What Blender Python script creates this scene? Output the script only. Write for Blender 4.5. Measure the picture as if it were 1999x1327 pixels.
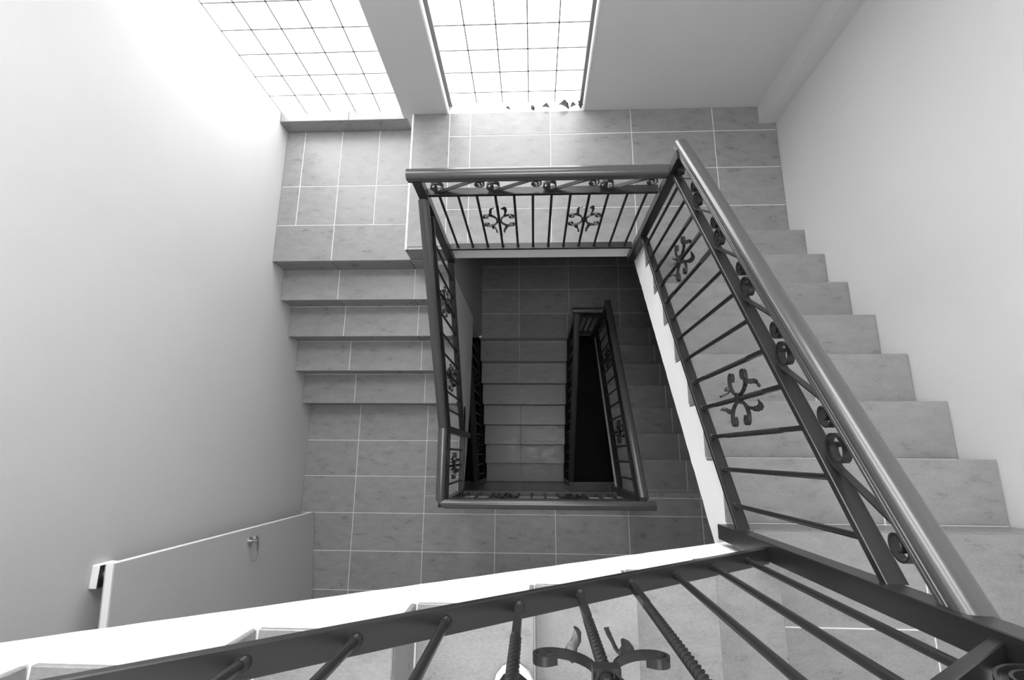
import bpy, bmesh, math, random
from mathutils import Vector, Matrix

for o in list(bpy.data.objects):
    bpy.data.objects.remove(o, do_unlink=True)
scene = bpy.context.scene
COL = scene.collection
random.seed(7)

# ------------------------------------------------------------------ camera
cam_d = bpy.data.cameras.new('camera')
cam = bpy.data.objects.new('camera', cam_d)
COL.objects.link(cam)
cam_d.sensor_width = 36.0
cam_d.lens = 979.7566 * 36.0 / 1999.0
cam_d.clip_start = 0.02
cam_d.clip_end = 100
RC = [[0.9990598063, 0.0031161716, 0.0432411015],
      [0.0065930660, 0.9748911272, -0.2225844147],
      [-0.0428489775, 0.2226602336, 0.9739539956]]
M4 = Matrix(RC).to_4x4()
M4.translation = Vector((0.15429388, -2.00045394, 3.31932261))
cam.matrix_world = M4
scene.camera = cam

# ------------------------------------------------------------------ world, exposure
WINDOW_LIGHT = 4.6
TOP_LIGHT = 9.5
ROOF_LIGHT = 10.0
world = bpy.data.worlds.new('world')
scene.world = world
world.use_nodes = True
world.node_tree.nodes['Background'].inputs[0].default_value = (0.9, 0.9, 0.9, 1)
world.node_tree.nodes['Background'].inputs[1].default_value = 1.0
scene.view_settings.view_transform = 'Standard'
scene.view_settings.look = 'None'
scene.view_settings.exposure = 0.5
scene.view_settings.gamma = 1.0
scene.view_settings.use_curve_mapping = False

# ------------------------------------------------------------------ materials
def base_mat(name, grey, rough, spec=0.5, metallic=0.0):
    m = bpy.data.materials.new(name)
    m.use_nodes = True
    b = m.node_tree.nodes['Principled BSDF']
    b.inputs['Base Color'].default_value = (grey, grey, grey, 1)
    b.inputs['Roughness'].default_value = rough
    b.inputs['Specular IOR Level'].default_value = spec
    b.inputs['Metallic'].default_value = metallic
    return m, m.node_tree.nodes, m.node_tree.links, b

def add_bump(nt_nodes, links, bsdf, scale, strength, detail=4.0, dist=0.01):
    tc = nt_nodes.new('ShaderNodeTexCoord')
    n = nt_nodes.new('ShaderNodeTexNoise')
    n.inputs['Scale'].default_value = scale
    n.inputs['Detail'].default_value = detail
    links.new(tc.outputs['Object'], n.inputs['Vector'])
    bp = nt_nodes.new('ShaderNodeBump')
    bp.inputs['Strength'].default_value = strength
    bp.inputs['Distance'].default_value = dist
    links.new(n.outputs['Fac'], bp.inputs['Height'])
    links.new(bp.outputs['Normal'], bsdf.inputs['Normal'])
    return tc, n

MAT = {}
def mk_wall(name, lo, hi, rough=0.75):
    m, N, L, b = base_mat(name, hi, rough, 0.25)
    tc, n = add_bump(N, L, b, 160, 0.12, 3, 0.004)
    n2 = N.new('ShaderNodeTexNoise'); n2.inputs['Scale'].default_value = 1.7; n2.inputs['Detail'].default_value = 3
    L.new(tc.outputs['Object'], n2.inputs['Vector'])
    r = N.new('ShaderNodeValToRGB')
    r.color_ramp.elements[0].color = (lo, lo, lo, 1); r.color_ramp.elements[1].color = (hi, hi, hi, 1)
    r.color_ramp.elements[0].position = .3; r.color_ramp.elements[1].position = .7
    L.new(n2.outputs['Fac'], r.inputs['Fac'])
    L.new(r.outputs['Color'], b.inputs['Base Color'])
    MAT[name] = m
mk_wall('wall_paint', 0.49, 0.51)
mk_wall('white_plaster', 0.88, 0.92)
mk_wall('shade_dark', 0.05, 0.06, 0.7)  # shade of the lower storeys put into the colour
mk_wall('door_paint', 0.42, 0.44, 0.5)

def mk_tile(name, lo, hi):
    m, N, L, b = base_mat(name, hi, 0.34, 0.5)
    tc = N.new('ShaderNodeTexCoord')
    oi = N.new('ShaderNodeObjectInfo')
    geo = N.new('ShaderNodeNewGeometry')
    add = N.new('ShaderNodeVectorMath'); add.operation = 'MULTIPLY_ADD'
    comb = N.new('ShaderNodeCombineXYZ')
    for i in range(3):
        L.new(oi.outputs['Random'], comb.inputs[i])
    L.new(comb.outputs[0], add.inputs[0]); add.inputs[1].default_value = (37, 53, 11)
    L.new(tc.outputs['Object'], add.inputs[2])
    mp = N.new('ShaderNodeMapping'); mp.inputs['Rotation'].default_value = (0, 0, 0.7)
    mp.inputs['Scale'].default_value = (1.0, 2.3, 1.6)
    L.new(add.outputs[0], mp.inputs['Vector'])
    n1 = N.new('ShaderNodeTexNoise'); n1.inputs['Scale'].default_value = 9.0; n1.inputs['Detail'].default_value = 9
    n1.inputs['Roughness'].default_value = 0.66; n1.inputs['Distortion'].default_value = 0.25
    L.new(mp.outputs[0], n1.inputs['Vector'])
    n2 = N.new('ShaderNodeTexNoise'); n2.inputs['Scale'].default_value = 120; n2.inputs['Detail'].default_value = 3
    L.new(mp.outputs[0], n2.inputs['Vector'])
    mix = N.new('ShaderNodeMix'); mix.data_type = 'FLOAT'; mix.inputs[0].default_value = 0.45
    L.new(n1.outputs['Fac'], mix.inputs[2]); L.new(n2.outputs['Fac'], mix.inputs[3])
    r = N.new('ShaderNodeValToRGB')
    r.color_ramp.elements[0].color = (lo, lo, lo, 1); r.color_ramp.elements[1].color = (hi, hi, hi, 1)
    r.color_ramp.elements[0].position = .12; r.color_ramp.elements[1].position = .88
    L.new(mix.outputs[0], r.inputs['Fac'])
    # small tile-to-tile tint
    mr = N.new('ShaderNodeMapRange'); mr.inputs['To Min'].default_value = .93; mr.inputs['To Max'].default_value = 1.07
    L.new(oi.outputs['Random'], mr.inputs['Value'])
    vm = N.new('ShaderNodeVectorMath'); vm.operation = 'SCALE'
    L.new(r.outputs['Color'], vm.inputs[0]); L.new(mr.outputs[0], vm.inputs['Scale'])
    L.new(vm.outputs[0], b.inputs['Base Color'])
    rr = N.new('ShaderNodeMapRange'); rr.inputs['From Min'].default_value = .3; rr.inputs['From Max'].default_value = .7
    rr.inputs['To Min'].default_value = .24; rr.inputs['To Max'].default_value = .42
    L.new(n1.outputs['Fac'], rr.inputs['Value']); L.new(rr.outputs[0], b.inputs['Roughness'])
    bp = N.new('ShaderNodeBump'); bp.inputs['Strength'].default_value = 0.10; bp.inputs['Distance'].default_value = 0.004
    L.new(mix.outputs[0], bp.inputs['Height']); L.new(bp.outputs['Normal'], b.inputs['Normal'])
    MAT[name] = m
mk_tile('stone_tile', 0.11, 0.32)

m, N, L, b = base_mat('grout', 0.62, 0.9, 0.2); MAT['grout'] = m
m, N, L, b = base_mat('grey_metal_paint', 0.016, 0.30, 0.45); add_bump(N, L, b, 60, 0.04, 2, 0.002); MAT['metal'] = m
m, N, L, b = base_mat('metal_paint_top_lit', 0.06, 0.21, 0.5); add_bump(N, L, b, 60, 0.03, 2, 0.002); MAT['handrail'] = m  # same paint as the bars, lightened to stand for light from above
m, N, L, b = base_mat('satin_steel', 0.55, 0.28, 0.5, 1.0); MAT['steel'] = m
m, N, L, b = base_mat('black_plastic', 0.012, 0.5); MAT['black'] = m
m, N, L, b = base_mat('white_rubber', 0.8, 0.6, 0.3); MAT['rubber'] = m
m, N, L, b = base_mat('black_canvas', 0.012, 0.9, 0.2); add_bump(N, L, b, 500, .4, 2, .002); MAT['canvas'] = m
m, N, L, b = base_mat('mortar', 0.32, 0.9, 0.1); MAT['mortar'] = m
m, N, L, b = base_mat('window_metal', 0.16, 0.45, 0.4); MAT['wmetal'] = m
m, N, L, b = base_mat('edge_trim', 0.82, 0.4, 0.5); MAT['edge'] = m
m, N, L, b = base_mat('dry_leaf', 0.05, 0.7, 0.2); add_bump(N, L, b, 90, .4, 3, .003); MAT['leaf'] = m

# glass blocks: lit from outside by the bright sky
m, N, L, b = base_mat('glass_block', 0.9, 0.15, 0.5)
tc = N.new('ShaderNodeTexCoord'); n = N.new('ShaderNodeTexNoise'); n.inputs['Scale'].default_value = 18
L.new(tc.outputs['Object'], n.inputs['Vector'])
mr = N.new('ShaderNodeMapRange'); mr.inputs['To Min'].default_value = WINDOW_LIGHT * .85; mr.inputs['To Max'].default_value = WINDOW_LIGHT * 1.15
L.new(n.outputs['Fac'], mr.inputs['Value'])
b.inputs['Emission Color'].default_value = (1, 1, 1, 1)
L.new(mr.outputs[0], b.inputs['Emission Strength'])
MAT['glass'] = m
m, N, L, b = base_mat('glass_block_boosted', 0.9, 0.15, 0.5)   # unseen upper storey, emission raised for more light from above
b.inputs['Emission Color'].default_value = (1, 1, 1, 1)
b.inputs['Emission Strength'].default_value = TOP_LIGHT
MAT['glass_top'] = m
m, N, L, b = base_mat('rooflight_pane', 0.9, 0.2, 0.5)
b.inputs['Emission Color'].default_value = (1, 1, 1, 1)
b.inputs['Emission Strength'].default_value = ROOF_LIGHT
MAT['roof_pane'] = m

# ------------------------------------------------------------------ helpers
def new_obj(name, bm, mat, parent=None, loc=(0, 0, 0), smooth=None):
    me = bpy.data.meshes.new(name)
    bmesh.ops.recalc_face_normals(bm, faces=bm.faces)
    bm.to_mesh(me); bm.free()
    if smooth is not None:
        for p in me.polygons: p.use_smooth = True
        me.set_sharp_from_angle(angle=math.radians(smooth))
    me.materials.append(MAT[mat])
    return link(name, me, parent, loc)

def shade_soffit(o):  # colours slab undersides dark so less light bounces to the flights below
    o.data.materials.append(MAT['shade_dark'])
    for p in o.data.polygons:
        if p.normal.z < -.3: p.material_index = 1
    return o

def link(name, me, parent=None, loc=(0, 0, 0)):
    o = bpy.data.objects.new(name, me)
    COL.objects.link(o)
    o.parent = parent
    o.location = loc
    return o

def empty(name, loc=(0, 0, 0)):
    o = bpy.data.objects.new(name, None)
    o.empty_display_size = .1
    COL.objects.link(o); o.location = loc
    return o

def tag(o, label, cat=None, group=None, kind=None):
    o['label'] = label
    if cat: o['category'] = cat
    if group: o['group'] = group
    if kind: o['kind'] = kind
    return o

def box(bm, x0, x1, y0, y1, z0, z1, bevel=0.0):
    r = bmesh.ops.create_cube(bm, size=1.0)
    vs = r['verts']
    bmesh.ops.scale(bm, vec=(x1 - x0, y1 - y0, z1 - z0), verts=vs)
    bmesh.ops.translate(bm, vec=((x0 + x1) / 2, (y0 + y1) / 2, (z0 + z1) / 2), verts=vs)
    if bevel > 0:
        es = list({e for v in vs for e in v.link_edges})
        bmesh.ops.bevel(bm, geom=es, offset=bevel, segments=1, affect='EDGES', profile=.5)
    return vs

def box_obj(name, x0, x1, y0, y1, z0, z1, mat, parent=None, bevel=0.0):
    bm = bmesh.new(); box(bm, x0, x1, y0, y1, z0, z1, bevel)
    return new_obj(name, bm, mat, parent)

def prism(bm, pts, vec):
    """closed polygon pts (3D) extruded by vec"""
    a = [bm.verts.new(p) for p in pts]
    b2 = [bm.verts.new(Vector(p) + Vector(vec)) for p in pts]
    bm.faces.new(a); bm.faces.new(list(reversed(b2)))
    n = len(pts)
    for i in range(n):
        bm.faces.new((a[i], b2[i], b2[(i + 1) % n], a[(i + 1) % n]))

def loft(bm, rings, closed=True, cap=True):
    vr = [[bm.verts.new(p) for p in ring] for ring in rings]
    n = len(vr[0])
    for i in range(len(vr) - 1):
        for j in range(n if closed else n - 1):
            k = (j + 1) % n
            bm.faces.new((vr[i][j], vr[i][k], vr[i + 1][k], vr[i + 1][j]))
    if cap and closed:
        bm.faces.new(list(reversed(vr[0]))); bm.faces.new(vr[-1])

def catmull(pts, sub=5):
    P = [Vector(p) for p in pts]
    P = [2 * P[0] - P[1]] + P + [2 * P[-1] - P[-2]]
    out = []
    for i in range(1, len(P) - 2):
        for s in range(sub):
            t = s / sub
            a, b_, c, d_ = P[i - 1], P[i], P[i + 1], P[i + 2]
            out.append(.5 * ((2 * b_) + (-a + c) * t + (2 * a - 5 * b_ + 4 * c - d_) * t * t + (-a + 3 * b_ - 3 * c + d_) * t ** 3))
    out.append(P[-2])
    return out

TILE_CACHE = {}
def tile(parent, name, x0, x1, y0, y1, z0, z1, gap_axes):
    """one ceramic tile; gap_axes = string of the axes along which half a grout joint is left free"""
    g = .0026
    ex = [[x0, x1], [y0, y1], [z0, z1]]
    for i, a in enumerate('xyz'):
        if a in gap_axes:
            ex[i][0] += g; ex[i][1] -= g
    d = tuple(round(e[1] - e[0], 3) for e in ex)
    if d not in TILE_CACHE:
        bm = bmesh.new()
        box(bm, -d[0] / 2, d[0] / 2, -d[1] / 2, d[1] / 2, -d[2] / 2, d[2] / 2, .0018)
        bmesh.ops.recalc_face_normals(bm, faces=bm.faces)
        me = bpy.data.meshes.new('tile'); bm.to_mesh(me); bm.free()
        me.materials.append(MAT['stone_tile']); TILE_CACHE[d] = me
    c = Vector([(e[0] + e[1]) / 2 for e in ex])
    if parent is not None:
        q = parent
        while q is not None:
            c = c - q.location; q = q.parent
    return link(name, TILE_CACHE[d], parent, c)

# ------------------------------------------------------------------ plan dimensions (metres)
R = 0.179                      # riser
XW, XE = -1.825, 1.937         # side walls
YN, YS = 0.53, -3.40           # window wall, rear wall
ZSW = -6 * R                   # south-west floor
ZNL = -14 * R                  # lower north landing
ZSE = 8 * R                    # south-east landing
XwE, XwW = 0.893, -0.470       # faces of the well
YwN, YwS = -0.569, -2.316
TT = .012                      # tile thickness
ZTOP, ZBOT = 4.9, -6.0

# ------------------------------------------------------------------ walls
YG = 0.615                     # glass plane
WT = 1.52                      # top of the windows
W1 = (XW, -0.8425); W2 = (-0.489, 0.528)
UP = 14 * R                    # storey height: inferred windows one floor up, made taller for more top light
bm = bmesh.new()
box(bm, XW - .3, W1[0], YN, YN + .28, -.21, ZTOP)
box(bm, W1[1], W2[0], YN, YN + .28, -.21, ZTOP)
box(bm, W2[1], XE + .3, YN, YN + .28, -.21, ZTOP)
for (wx0, wx1), wz in ((W1, -.065), (W2, -.015)):
    box(bm, wx0, wx1, YN, YN + .28, -.21, wz)
    box(bm, wx0, wx1, YN, YN + .28, WT, UP + wz)
    box(bm, wx0, wx1, YN, YN + .28, UP + WT + .6, ZTOP)
tag(new_obj('wall_north', bm, 'wall_paint'), 'pale painted wall holding the two glass block windows', kind='structure')
ZD = ZSW - .2                  # walls below this are coloured dark to stand in for shade
tag(box_obj('wall_lower', XW - .25, XW, YS - .25, YN, ZBOT, ZD, 'shade_dark'), 'wall of the storey below with shade in its colour, left side', kind='structure')
tag(box_obj('wall_lower', XE, XE + .25, YS - .25, YN, ZBOT, ZD, 'shade_dark'), 'wall of the storey below with shade in its colour, right side', kind='structure')
tag(box_obj('wall_lower', XW, XE, YS - .25, YS, ZBOT, ZD, 'shade_dark'), 'wall of the storey below with shade in its colour, near side', kind='structure')
tag(box_obj('wall_lower', XW - .25, XE + .25, YN, YN + .28, ZBOT, -.21, 'shade_dark'), 'wall of the storey below with shade in its colour, window side', kind='structure')
tag(box_obj('wall_west', XW - .25, XW, YS - .25, YN, ZD, ZTOP, 'wall_paint'), 'tall pale wall left of the lower steps, brightest by the glass blocks', kind='structure')
tag(box_obj('wall_east', XE, XE + .25, YS - .25, YN, ZD, ZTOP, 'wall_paint'), 'tall pale wall rising beside the right stair flight', kind='structure')
tag(box_obj('wall_south', XW, XE, YS - .25, YS, ZD, ZTOP, 'wall_paint'), 'pale rear wall behind the near stair flight', kind='structure')
tag(box_obj('ceiling', XW - .25, XE + .25, YS - .25, YN + .28, ZTOP, ZTOP + .2, 'wall_paint'), 'plain pale ceiling over the stairwell', kind='structure')
tag(box_obj('trim_1', 1.818, XE, .388, YN, -.19, ZTOP, 'wall_paint'), 'narrow painted pilaster in the corner right of the windows', kind='structure')
# inner wall below the north-west landing
bm = bmesh.new()
prism(bm, [(XwW, YN, -.20), (XwW, -.615, -.20), (XwW, -.615, ZNL - .1), (XwW, YN, ZNL - .1)], (-.12, 0, 0))
tag(new_obj('wall_inner', bm, 'wall_paint'), 'short grey wall beside the dark lower landing', kind='structure')

# ------------------------------------------------------------------ windows
def window(name, label, x0, z0, ncol, pitch, zrows, frame, glass='glass'):
    w = empty(name, (x0, YG, z0)); tag(w, label, kind='structure')
    x1 = x0 + ncol * pitch
    bm = bmesh.new()   # mortar bed: back plate behind the joints
    j = .0046
    for c in range(ncol + 1):
        x = c * pitch
        box(bm, x - j, x + j, -.003, .07, 0, zrows[-1] - z0)
    for z in zrows[1:]:
        box(bm, 0, ncol * pitch, -.003, .07, z - z0 - j, z - z0 + j)
    new_obj('mortar_joints', bm, 'mortar', w)
    cache = {}
    for k in range(len(zrows) - 1):
        h = zrows[k + 1] - zrows[k] - 2 * j
        key = round(h, 3)
        if key not in cache:
            bm = bmesh.new()
            wd = pitch - 2 * j
            # pillowed face of a pressed-glass block
            n = 6; g = []
            for a in range(n + 1):
                row = []
                for b_ in range(n + 1):
                    u, v = a / n, b_ / n
                    e = min(u, 1 - u, v, 1 - v)
                    row.append(bm.verts.new((-wd / 2 + u * wd, -.006 * min(1, e * 5), -h / 2 + v * h)))
                g.append(row)
            for a in range(n):
                for b_ in range(n):
                    bm.faces.new((g[a][b_], g[a + 1][b_], g[a + 1][b_ + 1], g[a][b_ + 1]))
            ring = [g[i][0] for i in range(n + 1)] + [g[n][i] for i in range(1, n + 1)] + [g[i][n] for i in range(n - 1, -1, -1)] + [g[0][i] for i in range(n - 1, 0, -1)]
            back = [bm.verts.new((v.co.x, .075, v.co.z)) for v in ring]
            for i in range(len(ring)):
                q = (i + 1) % len(ring)
                bm.faces.new((ring[i], back[i], back[q], ring[q]))
            bm.faces.new(back)
            bmesh.ops.recalc_face_normals(bm, faces=bm.faces)
            me = bpy.data.meshes.new('glass_block'); bm.to_mesh(me); bm.free()
            for p in me.polygons: p.use_smooth = True
            me.set_sharp_from_angle(angle=math.radians(50))
            me.materials.append(MAT[glass]); cache[key] = me
        for c in range(ncol):
            link('glass_block', cache[key], w, ((c + .5) * pitch, 0, (zrows[k] + zrows[k + 1]) / 2 - z0))
    if frame:
        for xa, xb, nm in ((-.018, .012, 'window_frame'), (ncol * pitch - .012, ncol * pitch + .012, 'window_frame')):
            bm = bmesh.new(); box(bm, xa, xb, -.03, .05, 0, zrows[-1] - z0, .002); new_obj(nm, bm, 'wmetal', w)
        for xa in (-.026, ncol * pitch + .012):
            bm = bmesh.new(); box(bm, xa, xa + .012, YN - YG - .006, -.03, 0, zrows[-1] - z0, .002); new_obj('corner_bead', bm, 'edge', w)
    return w
rows1 = [-.065 + .1985 * k for k in range(9)]
window('window_1', 'glass block window beside the left wall above the tiled ledge', W1[0], rows1[0], 5, .1965, rows1, False)
rows2 = [0.0] + [.115 + .2 * k for k in range(8)]
window('window_2', 'narrow glass block window between pale piers above the upper landing', -.473, rows2[0], 5, .198, rows2, True)

window('window_4', 'glass block window one storey above the left one', W1[0], UP + rows1[0], 5, .1965, [UP + rows1[0] + .1985 * k for k in range(12)], False, 'glass_top')
window('window_5', 'glass block window one storey above the narrow one', -.473, UP + rows2[0], 5, .198, [UP] + [UP + .115 + .2 * k for k in range(11)], True, 'glass_top')
# rooflight in the ceiling over the well
rl = empty('window_3', (.25, -2.1, ZTOP)); tag(rl, 'square rooflight in the ceiling above the well', kind='structure')
for i in range(2):
    for k in range(2):
        box_obj('pane', -.72 + i * .74, -.02 + i * .74, -.72 + k * .74, -.02 + k * .74, -.03, -.02, 'roof_pane', rl)
for x0_, x1_, y0_, y1_ in ((-.78, -.72, -.78, .78), (.72, .78, -.78, .78), (-.72, .72, -.78, -.72), (-.72, .72, .72, .78), (-.02, .02, -.72, .72), (-.72, .72, -.02, .02)):
    box_obj('window_frame', x0_, x1_, y0_, y1_, -.06, .0, 'edge', rl)

# tiled ledge under the left window
s = empty('trim_2', (W1[0], .525, -.179)); tag(s, 'low tiled ledge under the left glass block window', kind='structure')
box_obj('ledge_core', 0.0, W1[1] - W1[0] + .03, .012, .085, 0, .124, 'grout', s)
for a, b_ in ((XW, -1.28), (-1.28, -.815)):
    tile(s, 'riser_tile', a, b_, .525, .537, -.179, -.055, 'x')
    tile(s, 'ledge_tile', a, b_, .525, .612, -.055, -.045, 'x')

# ------------------------------------------------------------------ landings
def landing(name, label, x0, x1, y0, y1, z, thick, tiles, mat='white_plaster', extra=None):
    f = empty(name, (x0, y0, z)); tag(f, label, kind='structure')
    bm = bmesh.new(); box(bm, x0, x1, y0, y1, z - thick, z - .010)
    if extra: extra(bm)
    bmesh.ops.translate(bm, vec=-Vector((x0, y0, z)), verts=bm.verts)
    shade_soffit(new_obj('slab', bm, mat, f))
    # grout bed under the tiles
    bm = bmesh.new()
    def covered(px, py):
        return any(q[0] < px < q[1] and q[2] < py < q[3] for q in tiles)
    for t in tiles:
        mx, my = (t[0] + t[1]) / 2, (t[2] + t[3]) / 2
        e = [t[0] - .0001 if covered(t[0] - .01, my) else t[0] + .005, t[1] + .0001 if covered(t[1] + .01, my) else t[1] - .005,
             t[2] - .0001 if covered(mx, t[2] - .01) else t[2] + .005, t[3] + .0001 if covered(mx, t[3] + .01) else t[3] - .005]
        box(bm, e[0], e[1], e[2], e[3], z - TT, z - .0018)
    bmesh.ops.translate(bm, vec=-Vector((x0, y0, z)), verts=bm.verts)
    new_obj('grout_bed', bm, 'grout', f)
    for t in tiles:
        tile(f, 'floor_tile', t[0], t[1], t[2], t[3], z - TT, z, 'xy')
    return f

def grid(xs, ys):
    xs = sorted(xs); ys = sorted(ys)
    return [(xs[i], xs[i + 1], ys[j], ys[j + 1]) for i in range(len(xs) - 1) for j in range(len(ys) - 1)]

# north landing (z = 0)
tl = grid([-.477, -.317, .283, .883, 1.483, XE], [YN, .333, .033, -.267, -.558]) + grid([-.752, -.477], [YN, -.03, -.558])
tl += [(.896, 1.483, -.60, -.558)] if False else []
fN = landing('floor_north', 'upper tiled landing below the windows', -.766, XE, -.566, YN, 0.0, .19, tl)
# edge strips of the landing
box_obj('edge_strip', 0.0, .012, -.012, YN + .566, -.011, .0015, 'edge', fN, .001)
for a, b_ in ((-.766, XwW - .025),):
    tile(fN, 'riser_tile', a, b_, -.578, -.566, -.179, -.001, '')
tile(fN, 'nosing_tile', -.766, XwW - .025, -.578, -.558, -.0115, 0.0, '')
box_obj('slab_edge', XwW + .766 - .024, XwE + .766, -.004, .006, -.185, -.001, 'white_plaster', fN)
# north-west landing (z = -R)
tl = grid([XW, -1.676, -1.373, -1.070, -.766], [.525, .040, -.29]) + grid([XW, -1.373, -.766], [-.29, -.586]) + [(-.766, XwW - .025, -.60, -.578)][:0]
fNW = landing('floor_northwest', 'tiled corner landing one step down under the left window', XW, -.766, -.574, .525, -R, .20, tl)
tile(fNW, 'nosing_tile', -.766, XwW - .025, -.586, -.5785, -R - TT, -R, '')
box_obj('slab_end', -.766 - XW, XwW - XW, 0.0, .3, -.2, -.012, 'white_plaster', fNW)
# south-west / south floor
tl = grid([XW, -1.372, -.772, -.495], [-1.583, -1.887, -2.187]) + grid([XW, -1.372, -.772], [-2.187, -2.352, ]) \
   + [(-.772, -.495, -2.187, -2.352 + .0)]
tl = grid([XW, -1.372, -.772, -.495], [-1.583, -1.887, -2.187, -2.345]) \
   + grid([XW, -1.372, -.772, -.172, .33, .93, 1.53, XE], [-2.345, -2.487, -2.787, -3.087, -3.387]) + [(.93, 1.53, -2.345, -2.296), (1.53, XE, -2.345, -2.296)]
# merge the row that was split at the well edge
tl = [t for t in tl if not (abs(t[2] + 2.345) < 1e-6 and t[1] <= -.494) and not (abs(t[2] + 2.487) < 1e-6 and abs(t[3] + 2.345) < 1e-6 and t[1] <= -.771)]
tl += [(XW, -1.372, -2.487, -2.187), (-1.372, -.772, -2.487, -2.187), (-.772, -.495, -2.345, -2.187)]
fSW = landing('floor_south', 'tiled floor with the open door, under the near stair flight', XW, XwW, -3.39, -1.583, ZSW, .20, tl,
              extra=lambda bm: box(bm, XwW, XE, -3.39, -2.335, ZSW - .2, ZSW - .010))
# south-east landing
tl = grid([.913, 1.473, XE], [-2.252, -2.557, -2.857, -3.157, -3.39])
fSE = landing('floor_southeast', 'nearest tiled landing at the bottom right between two flights', XwE, XE, -3.39, -2.264, ZSE, .29, tl)
# lower north landing
tl = grid([XwW, -.02, .58, 1.18, XE], [YN, .26, -.04, -.343]) + grid([XwW, -.02, .558], [-.343, -.646]) + grid([.558, 1.18, XE], [-.343, -.575])
fNL = landing('floor_lower', 'dark tiled landing one storey down inside the well', XwW - .05, XE, -.57, YN, ZNL, .20, tl,
              extra=lambda bm: box(bm, XwW - .03, .558, -.634, -.56, ZNL - .2, ZNL - .010))
# upper south-west landing, beyond the left edge
tl = grid([XW, -1.4, -1.10], [-2.31, -2.67, -3.03, -3.39])
landing('floor_upper', 'tiled landing at the head of the near stair flight', XW, -1.10, -3.39, -2.31, ZSE + 8 * R, .25, tl)
# bottom floor
tl = grid([-1.825, -1.2, -.6, 0, .6, 1.2, XE], [-3.39, -2.9, -2.37])
landing('floor_bottom', 'dark tiled floor at the foot of the well', XW, XE, -3.39, -2.37, ZNL - 8 * R, .2, tl)
tag(box_obj('floor_pit', XW, XE, YS, YN, ZBOT, ZBOT + .2, 'shade_dark'), 'base far below the well, coloured dark for shade', kind='structure')  # deep shade of the pit put into its colour

# ------------------------------------------------------------------ stair flights
def flight(label, axis, sgn, s0, n, tread, z0, c0, c1, joints, soffit, face=None, edge_gap=0.0, wall_side=None, sofpts=None):
    """axis: 'y' or 'x'; uphill direction sgn along it; s0 = coordinate of the lowest riser;
    c0..c1 = width range on the other axis; face = range of the concrete body."""
    def P(s, c, z):
        return (c, s0 + sgn * s, z) if axis == 'y' else (s0 + sgn * s, c, z)
    org = Vector(P(0, (c0 + c1) / 2, z0))
    st = empty('stair_flight', org); tag(st, label, 'stairs')
    f0, f1 = face or (c0, c1)
    L_ = (n - 1) * tread
    slope = R / tread
    rnd = random.Random(int(abs(s0) * 1000) + n)
    # inclined slab below the steps
    top = [(0.012, z0 - .012), (L_ + .012, z0 + (n - 1) * R - .012), (L_ + .012, z0 + n * R - .012), (L_ + .14, z0 + n * R - .012)]
    if sofpts:
        bot = sofpts
    else:
        bot = []
        m_ = 46
        for i in range(m_ + 1):
            s = L_ + .14 - i * (L_ + .14) / m_
            bot.append((s, z0 + s * slope - soffit + rnd.uniform(-.0035, .0035)))
    pts = [P(s, f0, z) for s, z in top + bot]
    v = (f1 - f0, 0, 0) if axis == 'y' else (0, f1 - f0, 0)
    bm = bmesh.new(); prism(bm, [Vector(p) - org for p in pts], v)
    shade_soffit(new_obj('slab', bm, 'white_plaster', st))
    js = sorted({c0, c1, *joints})
    core = {}
    for k in range(n):
        sa = k * tread; zt = z0 + (k + 1) * R
        # core of the step
        last = k == n - 1
        so = Vector(P(sa, (c0 + c1) / 2, zt)) - org
        if not last:
            bm = bmesh.new()
            tri = [P(sa + .012, f0, zt - R - .012), P(sa + .012, f0, zt - TT), P(sa + tread + .012, f0, zt - TT)]
            prism(bm, [Vector(p) - org - so for p in tri], v)
        else:
            bm = bmesh.new()
            q = [P(sa + .011, c0 + .004, zt - R + .002), P(sa + .011, c0 + .004, zt - TT), P(sa + .016, c0 + .004, zt - TT), P(sa + .016, c0 + .004, zt - R + .002)]
            vv = (c1 - c0 - .008, 0, 0) if axis == 'y' else (0, c1 - c0 - .008, 0)
            prism(bm, [Vector(p) - org - so for p in q], vv)
        stp = new_obj('step', bm, 'white_plaster' if not last else 'grout', st, so)
        for i in range(len(js) - 1):
            a, b_ = js[i], js[i + 1]
            def put(nm, s_a, s_b, za, zb, gaps):
                pa, pb = P(s_a, a, za), P(s_b, b_, zb)
                tile(stp, nm, min(pa[0], pb[0]), max(pa[0], pb[0]), min(pa[1], pb[1]), max(pa[1], pb[1]), za, zb, gaps)
            ca = 'x' if axis == 'y' else 'y'
            put('riser_tile', sa, sa + .0115, zt - R + .001, zt - TT - .001, ca)
            if not last:
                put('tread_tile', sa, sa + tread - .003, zt - TT, zt, ca)
        # grout bed showing in the joints
        ga = .0025
        if not last:
            pa, pb = P(sa + .003, c0 + .003, zt - TT), P(sa + tread + .004, c1 - .003, zt - .002)
            bm = bmesh.new()
            box(bm, min(pa[0], pb[0]), max(pa[0], pb[0]), min(pa[1], pb[1]), max(pa[1], pb[1]), zt - TT + .001, zt - .002)
            bmesh.ops.translate(bm, vec=-(org + so), verts=bm.verts)
            new_obj('grout_bed', bm, 'grout', stp)
    return st

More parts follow.
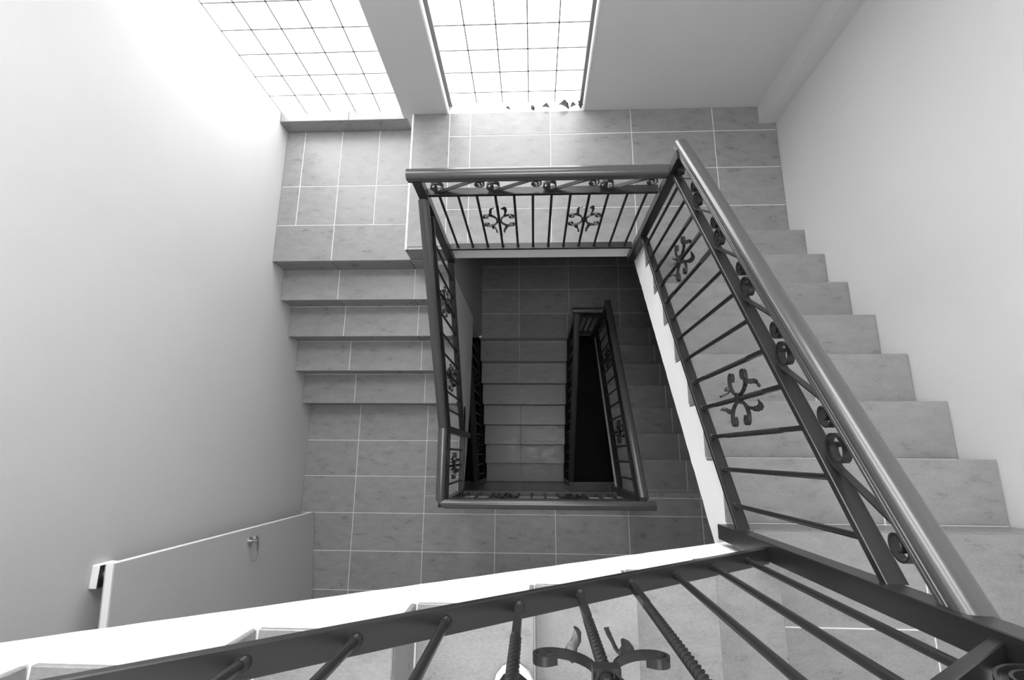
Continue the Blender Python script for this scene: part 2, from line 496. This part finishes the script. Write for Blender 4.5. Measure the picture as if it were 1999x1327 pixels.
flight('wide tiled flight along the right wall, climbing towards the camera', 'y', -1, -.5436, 8, .2440, 0.0, XwE - .004, XE - .001, [1.483], .23, face=(XwE, XE))
flight('short tiled flight of broad steps along the left wall', 'y', 1, -1.583, 5, .2493, ZSW, XW, -.495, [-1.372, -.772], .25, face=(XW, XwW),
       sofpts=[(.962, -.4), (.962, -1.66), (.62, -1.64), (.40, -1.62), (0.0, -1.56), (-.38, -1.44), (-.76, -1.275), (-.76, ZSW - .1), (.012, ZSW - .1)])
flight('nearest tiled flight behind the foreground balusters, climbing to the left', 'x', -1, .913, 8, .2533, ZSE, -3.39, YwS + .004, [-2.85], .19, face=(-3.39, YwS))
flight('dim tiled flight one storey down under the right flight', 'y', -1, -.563, 8, .2475, ZNL, XwE, XE, [1.48], .23)
flight('dim tiled flight descending through the middle of the well', 'y', 1, -.646 - 7 * .2445, 8, .2445, ZNL - 8 * R, -.496, .558, [-.02], .16)

# ------------------------------------------------------------------ railings
HR_HALF = [(0, -.048), (.024, -.048), (.0265, -.0455), (.0265, -.036), (.0245, -.034), (.0245, -.031), (.0295, -.0285), (.0295, -.0205), (.027, -.0185), (.027, -.015),
           (.0325, -.0115), (.034, -.004), (.034, .004), (.0325, .0125), (.028, .0195), (.020, .0255), (.010, .029), (0, .030)]
HR_HALF = [(s_ * .88, u_ * .88) for s_, u_ in HR_HALF]
HR_PROF = HR_HALF + [(-s, u) for s, u in reversed(HR_HALF[1:-1])]
def rect(w, h):
    b_ = .002
    return [(-w / 2 + b_, 0), (w / 2 - b_, 0), (w / 2, b_), (w / 2, h - b_), (w / 2 - b_, h), (-w / 2 + b_, h), (-w / 2, h - b_), (-w / 2, b_)]

def sweep(bm, P0, P1, prof, k0=0.0, k1=0.0, vs=1.0):
    """extrude a (side, up) profile from P0 to P1; cuts are vertical, skewed by k*side"""
    P0, P1 = Vector(P0), Vector(P1)
    d = P1 - P0; h = Vector((d.x, d.y, 0)).normalized()
    per = d / Vector((d.x, d.y, 0)).length
    side = Vector((-h.y, h.x, 0))
    loft(bm, [[P0 + side * s + Vector((0, 0, u * vs)) + per * (k0 * s) for s, u in prof],
              [P1 + side * s + Vector((0, 0, u * vs)) + per * (k1 * s) for s, u in prof]])

def ribbon(bm, path, width, thick, nrm):
    """flat bar following path (list of Vectors in a plane with normal nrm)"""
    nrm = Vector(nrm); rings = []
    n = len(path)
    for i, p in enumerate(path):
        t = (path[min(i + 1, n - 1)] - path[max(i - 1, 0)]).normalized()
        b_ = nrm.cross(t).normalized()
        rings.append([p + nrm * width / 2 + b_ * thick / 2, p - nrm * width / 2 + b_ * thick / 2,
                      p - nrm * width / 2 - b_ * thick / 2, p + nrm * width / 2 - b_ * thick / 2])
    loft(bm, rings)

def s_scroll(H):
    phi = math.radians(27); rL, rR = .047, .036
    ell = ((H - rL - rR) + (rL + rR) * math.cos(phi)) / math.sin(phi)
    cL = Vector((0, rL))
    pts = []
    th1 = math.radians(270) + phi; n = 34
    for i in range(n + 1):
        f = i / n; th = th1 - (1 - f) * math.radians(560); r = .013 + (rL - .013) * f ** .8
        pts.append((cL.x + r * math.cos(th), cL.y + r * math.sin(th)))
    pL = Vector(pts[-1]); pR = pL + Vector((math.cos(phi), math.sin(phi))) * ell
    thR = math.radians(90) + phi
    cR = pR - Vector((math.cos(thR), math.sin(thR))) * rR
    for f in (.33, .66): pts.append(tuple(pL.lerp(pR, f)))
    n = 30
    for i in range(n + 1):
        f = i / n; th = thR - f * math.radians(520); r = rR - (rR - .011) * f ** 1.2
        pts.append((cR.x + r * math.cos(th), cR.y + r * math.sin(th)))
    x0 = min(p[0] for p in pts); x1 = max(p[0] for p in pts)
    return [(p[0] - (x0 + x1) / 2, p[1]) for p in pts], x1 - x0
SCROLL, SCROLL_LEN = s_scroll(.112)

MESH = {}
def shared(key, build, mat, smooth=40):
    if key not in MESH:
        bm = bmesh.new(); build(bm)
        bmesh.ops.recalc_face_normals(bm, faces=bm.faces)
        me = bpy.data.meshes.new(key[0]); bm.to_mesh(me); bm.free()
        for p in me.polygons: p.use_smooth = True
        me.set_sharp_from_angle(angle=math.radians(smooth))
        me.materials.append(MAT[mat]); MESH[key] = me
    return MESH[key]

def bar_plain(bm, h):
    loft(bm, [[(.0079 * math.cos(a * math.pi / 6), .0079 * math.sin(a * math.pi / 6), z) for a in range(12)] for z in (-.012, h + .012)])
    # weld bead at the foot
    loft(bm, [[(r * math.cos(a * math.pi / 5), r * math.sin(a * math.pi / 5), z) for a in range(10)] for r, z in ((.011, -.004), (.011, .003), (.0075, .009))])
def bar_twist(bm, h):
    rings = []
    za, zb, nn = h * .22, h * .80, 112
    zs = [-.012] + [za + (zb - za) * i / nn for i in range(nn + 1)] + [h + .012]
    for i, z in enumerate(zs):
        f = min(max((z - za) / (zb - za), 0), 1)
        a0 = math.pi / 4 + f * 14 * math.pi
        r = .0093 if 0 < f < 1 else .0098
        rings.append([(r * math.cos(a0 + q * math.pi / 2), r * math.sin(a0 + q * math.pi / 2), z) for q in range(4)])
    loft(bm, rings)
    loft(bm, [[(r * math.cos(a * math.pi / 5), r * math.sin(a * math.pi / 5), z) for a in range(10)] for r, z in ((.012, -.004), (.012, .003), (.008, .009))])

C_PTS = [(.062, .046), (.078, .038), (.091, .044), (.093, .058), (.080, .070), (.058, .070), (.034, .056), (.017, .032), (.011, 0.0)]
C_PATH = C_PTS + [(u, -v) for u, v in reversed(C_PTS[:-1])]
def leaf(bm, pts, w0, h, nrm, out):
    """pointed, ribbed leaf growing along pts (u, v, off-plane)"""
    path = catmull([h * u + Vector((0, 0, v)) + nrm * o for u, v, o in pts], 4)
    n = len(path); rings = []
    for i, p in enumerate(path):
        f = i / (n - 1)
        t = (path[min(i + 1, n - 1)] - path[max(i - 1, 0)]).normalized()
        b_ = (nrm.cross(t)).normalized()
        c = nrm
        w = w0 * (math.sin(math.pi * (0.18 + .82 * f)) ** .8 if f < 1 else 0) * (1.0 + (.18 if i % 2 else -.12)) + .0006
        wd = (b_ * .8 + c * .6).normalized()
        up = t.cross(wd).normalized()
        rings.append([p + wd * w / 2 + up * .003, p + up * .0012, p - wd * w / 2 + up * .003, p - wd * w / 2 + up * .001, p - up * .0012, p + wd * w / 2 + up * .001])
    loft(bm, rings)

def railing(label, P0, P1, bal, twisted, motifs, nscroll, hr_ext=(0, 0), hr_skew=(0, 0), posts=(), scroll_range=None, HB=.722, group=None, cat='railing'):
    """P0, P1 = ends of the top face of the bottom rail; bal = distances (plan) of the balusters from P0"""
    P0, P1 = Vector(P0), Vector(P1)
    root = empty('stair_railing', P0); tag(root, label, cat)
    d = P1 - P0; hl = Vector((d.x, d.y, 0)).length
    h = Vector((d.x, d.y, 0)) / hl; per = d / hl; slope = d.z / hl
    nrm = Vector((-h.y, h.x, 0)); cs = 1 / math.sqrt(1 + slope * slope)
    Z = lambda u: Vector((0, 0, u))
    bm = bmesh.new(); sweep(bm, Z(-.022), per * hl + Z(-.022), rect(.044, .022), vs=1.0); new_obj('bottom_rail', bm, 'metal', root, smooth=30)
    bm = bmesh.new(); sweep(bm, Z(HB), per * hl + Z(HB), rect(.044, .024)); new_obj('top_rail', bm, 'metal', root, smooth=30)
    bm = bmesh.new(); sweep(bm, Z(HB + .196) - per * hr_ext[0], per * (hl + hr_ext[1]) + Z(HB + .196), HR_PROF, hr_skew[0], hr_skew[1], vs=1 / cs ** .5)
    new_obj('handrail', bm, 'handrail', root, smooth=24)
    for i, b_ in enumerate(bal):
        tw = i in twisted or i in motifs
        me = shared(('baluster', tw), (lambda bm: bar_twist(bm, HB)) if tw else (lambda bm: bar_plain(bm, HB)), 'metal', 35 if not tw else 20)
        link('baluster', me, root, per * b_)
        if i in motifs:
            zc = .385
            base = per * b_ + Z(zc)
            key = ('ornament', round(h.x, 2), round(h.y, 2))
            def build(bm, h=h, nrm=nrm):
                for sg in (1, -1):
                    path = catmull([h * (u * sg) + Z(v) for u, v in C_PATH], 3)
                    ribbon(bm, path, .013, .004, nrm)
                box_v = [(-.017, .017, -.011, .011, -.012, .012)]
                rings = []
                for z in (-.011, .011):
                    rings.append([h * a + nrm * c + Z(z) for a, c in ((-.018, -.011), (.018, -.011), (.018, .011), (-.018, .011))])
                loft(bm, rings)
            orn = link('ornament', shared(key, build, 'metal', 30), root, base)
            for sg in (1, -1):
                for up in (1, -1):
                    k2 = ('leaf', round(h.x, 2), round(h.y, 2), sg, up)
                    def bl(bm, sg=sg, up=up, h=h, nrm=nrm):
                        leaf(bm, [(sg * .036, up * .060, 0), (sg * .046, up * .092, .010 * sg), (sg * .040, up * .120, .018), (sg * .024, up * .138, .008 * up), (sg * .028, up * .168, -.006)], .020, h, nrm, sg)
                    link('leaf', shared(k2, bl, 'metal', 50), orn)
    if nscroll:
        a, b_ = scroll_range or (.03, hl - .03)
        step = (b_ - a) / nscroll
        st = step / cs / (SCROLL_LEN + .012)
        hv = .102 * cs
        key = ('scroll', round(h.x, 2), round(h.y, 2), round(slope, 2), round(st, 2))
        du = (h + Z(slope)).normalized(); dv = nrm.cross(du)
        if dv.z < 0: dv = -dv
        def bs(bm):
            path = [du * (u * st) + dv * (v * cs) for u, v in SCROLL]
            ribbon(bm, path, .020, .0045, nrm)
        me = shared(key, bs, 'metal', 35)
        for i in range(nscroll):
            link('scroll', me, root, per * (a + (i + .5) * step) + Z(HB + .024 / cs + .002))
    for q in posts:
        x, y, z0, z1, w = q
        bm = bmesh.new(); box(bm, x - w / 2, x + w / 2, y - w / 2, y + w / 2, z0, z1, .002)
        bmesh.ops.translate(bm, vec=-P0, verts=bm.verts)
        new_obj('post', bm, 'metal', root, smooth=30)
    return root

slE = R / .2440
# upper north railing
railing('level railing along the upper landing edge, facing the windows', (-.425, -.593, .085), (.828, -.593, .085),
        [(-.3696 + .1043 * i) + .425 for i in range(12)], (), (3, 8), 4, hr_ext=(.075, .012),
        posts=((-.452, -.60, -.16, .975, .050),), scroll_range=(.02, 1.235))
# right railing
def zE(y): return .3433 + (-.7042 - y) * slE
railing('long sloping railing of the right flight, largest handrail in view', (.869, -.635, zE(-.635)), (.869, -2.245, zE(-2.245)),
        [(.7042 - .635) + .1222 * i for i in range(13)], (2, 4, 8, 10), (3, 9), 6, hr_ext=(.115, .012),
        posts=((.858, -.608, -.13, zE(-.608) + .895, .050),), scroll_range=(.0, 1.60))
# foreground railing
def zS(x): return 1.817 + (.736 - x) * .775
railing('foreground railing of the nearest flight, cut by the lower picture edge', (.826, -2.279, zS(.826)), (-1.10, -2.279, zS(-1.10)),
        [(.826 - .736) + .1222 * i for i in range(14)], (3, 5, 9, 11), (4, 10), 6, hr_ext=(.05, .02),
        posts=((.852, -2.270, 1.34, zS(.852) + .895, .052), (-1.128, -2.279, 2.7, zS(-1.10) + .895, .05)), scroll_range=(.02, 1.9))
# left sloping railing
slW = R / .2493
def zW(y): return -.2045 + (y + .7325) * slW
railing('steep short railing between the left steps and the well', (-.456, -.628, zW(-.628)), (-.456, -1.808, zW(-1.808)),
        [.7325 - .628 + .1196 * i for i in range(9)], (), (2, 6), 4, hr_ext=(.0, .022),
        posts=((-.452, -1.832, -1.35, -.10, .046),), scroll_range=(.0, 1.18))
# lower floor railing, two runs mitred at the corner
railing('short level railing above the open lower floor, three balusters long', (-.456, -1.850, -.989), (-.456, -2.300, -.989),
        [.115, .235, .36], (), (1,), 2, hr_ext=(.02, .014), hr_skew=(0, 1), scroll_range=(.0, .40))
railing('level railing across the far side of the lower floor, facing down the well', (-.44, -2.314, -.989), (.83, -2.314, -.989),
        [.0517 + .1045 * i for i in range(12)], (), (3, 8), 4, hr_ext=(.016, .10), hr_skew=(-1, 0),
        posts=((-.452, -2.318, -1.2, -.10, .046), (.858, -2.29, -1.34, -.10, .05)), scroll_range=(.03, 1.23))
slL = R / .2475
def zEL(y): return -1.207 - (y + 2.053) * slL
railing('dim sloping railing of the lower right flight', (.869, -.635, zEL(-.635)), (.869, -2.265, zEL(-2.265)),
        [.07 + .1222 * i for i in range(13)], (), (3, 9), 6, hr_ext=(.10, .012),
        posts=((.858, -.608, ZNL - .13, zEL(-.608) + .895, .05),), scroll_range=(.0, 1.60))
railing('short dim railing on the dark lower landing', (.60, -.60, ZNL + .085), (.835, -.60, ZNL + .085), [.06, .118, .176], (), (), 1, hr_ext=(.06, .02), scroll_range=(0, .23))
def zWL(y): return ZNL + .07 + (y + .646) * R / .2445
railing('dim sloping railing right of the flight in the well', (.585, -.66, zWL(-.66)), (.585, -2.30, zWL(-2.30)),
        [.10 + .12 * i for i in range(13)], (), (3, 9), 0, hr_ext=(.02, .0),
        posts=((.585, -.63, ZNL - .12, ZNL + .98, .05), (.585, -2.33, ZNL - 8 * R, zWL(-2.33) + .895, .05)))
railing('dim sloping railing left of the flight in the well', (-.525, -.70, zWL(-.70)), (-.525, -2.30, zWL(-2.30)),
        [.10 + .12 * i for i in range(13)], (), (3, 9), 0, posts=((-.525, -2.33, ZNL - 8 * R, zWL(-2.33) + .895, .05),))

# ------------------------------------------------------------------ open door and its holder
dl = Vector((.043, -.68, 0)).normalized(); dn = Vector((dl.y * -1, dl.x, 0)); dn = Vector((-dl.y, dl.x, 0))
if dn.x < 0: dn = -dn
dorg = Vector((-1.701, -2.482, ZSW))
door = empty('door_1', dorg); tag(door, 'grey door leaf standing open against the left wall', kind='structure')
def dpt(a, c, z): return dl * a + dn * c + Vector((0, 0, z))
def dbox(name, a0, a1, c0, c1, z0, z1, mat, parent):
    bm = bmesh.new()
    loft(bm, [[dpt(a0, c0, z), dpt(a1, c0, z), dpt(a1, c1, z), dpt(a0, c1, z)] for z in (z0, z1)])
    bmesh.ops.bevel(bm, geom=list(bm.edges), offset=.0015, segments=1, affect='EDGES')
    return new_obj(name, bm, mat, parent)
dbox('leaf', 0, .86, -.044, 0, .008, 2.085, 'door_paint', door)
dbox('edge_band', -.0015, .002, -.038, -.004, .02, 2.075, 'edge', door)
dbox('edge_band', .0, .86, -.036, -.006, 2.0845, 2.0865, 'edge', door)
def cyl_along(bm, c, ax, r0, r1, L_, n=24):
    ax = Vector(ax).normalized(); a = ax.orthogonal().normalized(); b_ = ax.cross(a)
    loft(bm, [[Vector(c) + ax * s + (a * math.cos(t * 2 * math.pi / n) + b_ * math.sin(t * 2 * math.pi / n)) * r for t in range(n)] for s, r in ((0, r0), (L_, r1))])
bm = bmesh.new(); cyl_along(bm, dpt(.078, 0, 1.0), dn, .027, .026, .010); hd = new_obj('door_rose', bm, 'steel', door, smooth=40)
bm = bmesh.new(); cyl_along(bm, dpt(.078, .01, 1.0), dn, .010, .010, .048)
new_obj('handle_neck', bm, 'steel', hd, smooth=40)
bm = bmesh.new()
lp = catmull([dpt(.072, .056, 1.0), dpt(.105, .058, 1.0), dpt(.15, .054, .998), dpt(.185, .042, .99), dpt(.205, .022, .985)], 6)
rings = []
for i, p in enumerate(lp):
    t = (lp[min(i + 1, len(lp) - 1)] - lp[max(i - 1, 0)]).normalized(); b_ = Vector((0, 0, 1)); c = t.cross(b_).normalized()
    w = .011 - .004 * i / len(lp)
    rings.append([p + b_ * w * math.cos(q * math.pi / 5) + c * .005 * math.sin(q * math.pi / 5) for q in range(10)])
loft(bm, rings); new_obj('lever', bm, 'steel', hd, smooth=40)
bm = bmesh.new(); cyl_along(bm, dpt(.078, 0, .92), dn, .024, .023, .006); new_obj('keyhole_rose', bm, 'steel', door, smooth=40)

mg = empty('door_magnet', (XW, -2.545, .93)); tag(mg, 'small white magnetic door holder on the left wall beside the door top', 'door holder')
bm = bmesh.new(); box(bm, 0, .034, -.05, .05, -.05, .055, .003); new_obj('housing', bm, 'edge', mg)
bm = bmesh.new(); box(bm, .034, .040, -.047, .047, -.047, .052, .001); new_obj('face_plate', bm, 'black', mg)
bm = bmesh.new(); cyl_along(bm, (.040, 0, .012), (1, 0, 0), .026, .025, .014); new_obj('magnet_disc', bm, 'steel', mg, smooth=40)

# ------------------------------------------------------------------ photographer's shoe on the near flight
sz = ZSE + 4 * R
sh = empty('canvas_shoe', (.118, -2.532, sz)); tag(sh, 'black canvas shoe with white rubber sole on a near step', 'shoe')
sh.rotation_euler = (0, 0, math.radians(7))
def outline(grow, y0=-.19):
    half = [(.0, .108), (.018, .104), (.034, .090), (.043, .066), (.045, .030), (.040, -.02), (.033, -.08), (.033, -.13), (.027, -.165), (.012, -.182), (0, -.185)]
    pts = half + [(-x * .9, y) for x, y in reversed(half[1:-1])]
    return [(x * (1 + grow / .045), y + (grow if y > 0 else -grow)) for x, y in pts]
bm = bmesh.new()
loft(bm, [[(x, y, z) for x, y in outline(g)] for z, g in ((.002, 0), (.006, .003), (.028, .003), (.032, 0))])
new_obj('sole', bm, 'rubber', sh, smooth=50)
bm = bmesh.new()
rings = []
for z, g, sh_, top in ((.030, -.003, 0, 0), (.045, -.005, 0, 0), (.062, -.014, -.018, 0), (.078, -.022, -.05, 0), (.10, -.026, -.085, 0)):
    ring = []
    for x, y in outline(g):
        yy = y if y < -.04 else -.04 + (y + .04) * max(.05, 1 + sh_ * 6.5)
        ring.append((x, yy, z))
    rings.append(ring)
loft(bm, rings); new_obj('upper', bm, 'canvas', sh, smooth=60)
bm = bmesh.new()
for i in range(4):
    y = .035 - i * .022; z = .058 + i * .012
    box(bm, -.022, .022, y - .004, y + .004, z, z + .006, .0015)
new_obj('laces', bm, 'rubber', sh)

# ------------------------------------------------------------------ dry leaves on the window ledge
def dry_leaf(x, y, z, s, rz, label):
    bm = bmesh.new()
    n = 9; rows_ = []
    rr = random.Random(int(x * 977) + 5)
    for i in range(n):
        f = i / (n - 1); w = s * .32 * math.sin(math.pi * min(.97, .06 + .94 * f)) * (1 + rr.uniform(-.3, .3))
        lift = s * .35 * math.sin(f * 2.6 + rr.uniform(-.2, .2))
        rows_.append([(-w, (f - .5) * s, lift + w * .6), (0, (f - .5) * s, lift), (w, (f - .5) * s, lift + w * rr.uniform(.2, .9)),
                      (w, (f - .5) * s, lift + w * .5 - .0012), (0, (f - .5) * s, lift - .0012), (-w, (f - .5) * s, lift + w * .6 - .0012)])
    loft(bm, rows_)
    o = new_obj('dry_leaf', bm, 'leaf', None, (x, y, z), 60)
    o.rotation_euler = (rr.uniform(-.2, .2), rr.uniform(-.3, .3), rz)
    tag(o, label, 'leaf', 'dry leaves under the narrow window')
    return o
dry_leaf(-.035, .553, .006, .035, 1.2, 'tiny dry leaf under the narrow window, farthest left of the leaves')
dry_leaf(.155, .551, .006, .045, .4, 'small dry leaf at the middle of the narrow window')
dry_leaf(.250, .553, .006, .06, 1.7, 'curled pale dry leaf left of the darkest leaf')
dry_leaf(.385, .551, .008, .085, 1.35, 'largest dark crumpled leaf under the narrow window')
dry_leaf(.455, .558, .010, .06, 2.2, 'dry leaf lying against the largest crumpled leaf')
dry_leaf(.505, .568, .012, .06, .2, 'upright dry leaf in the right corner of the narrow window')
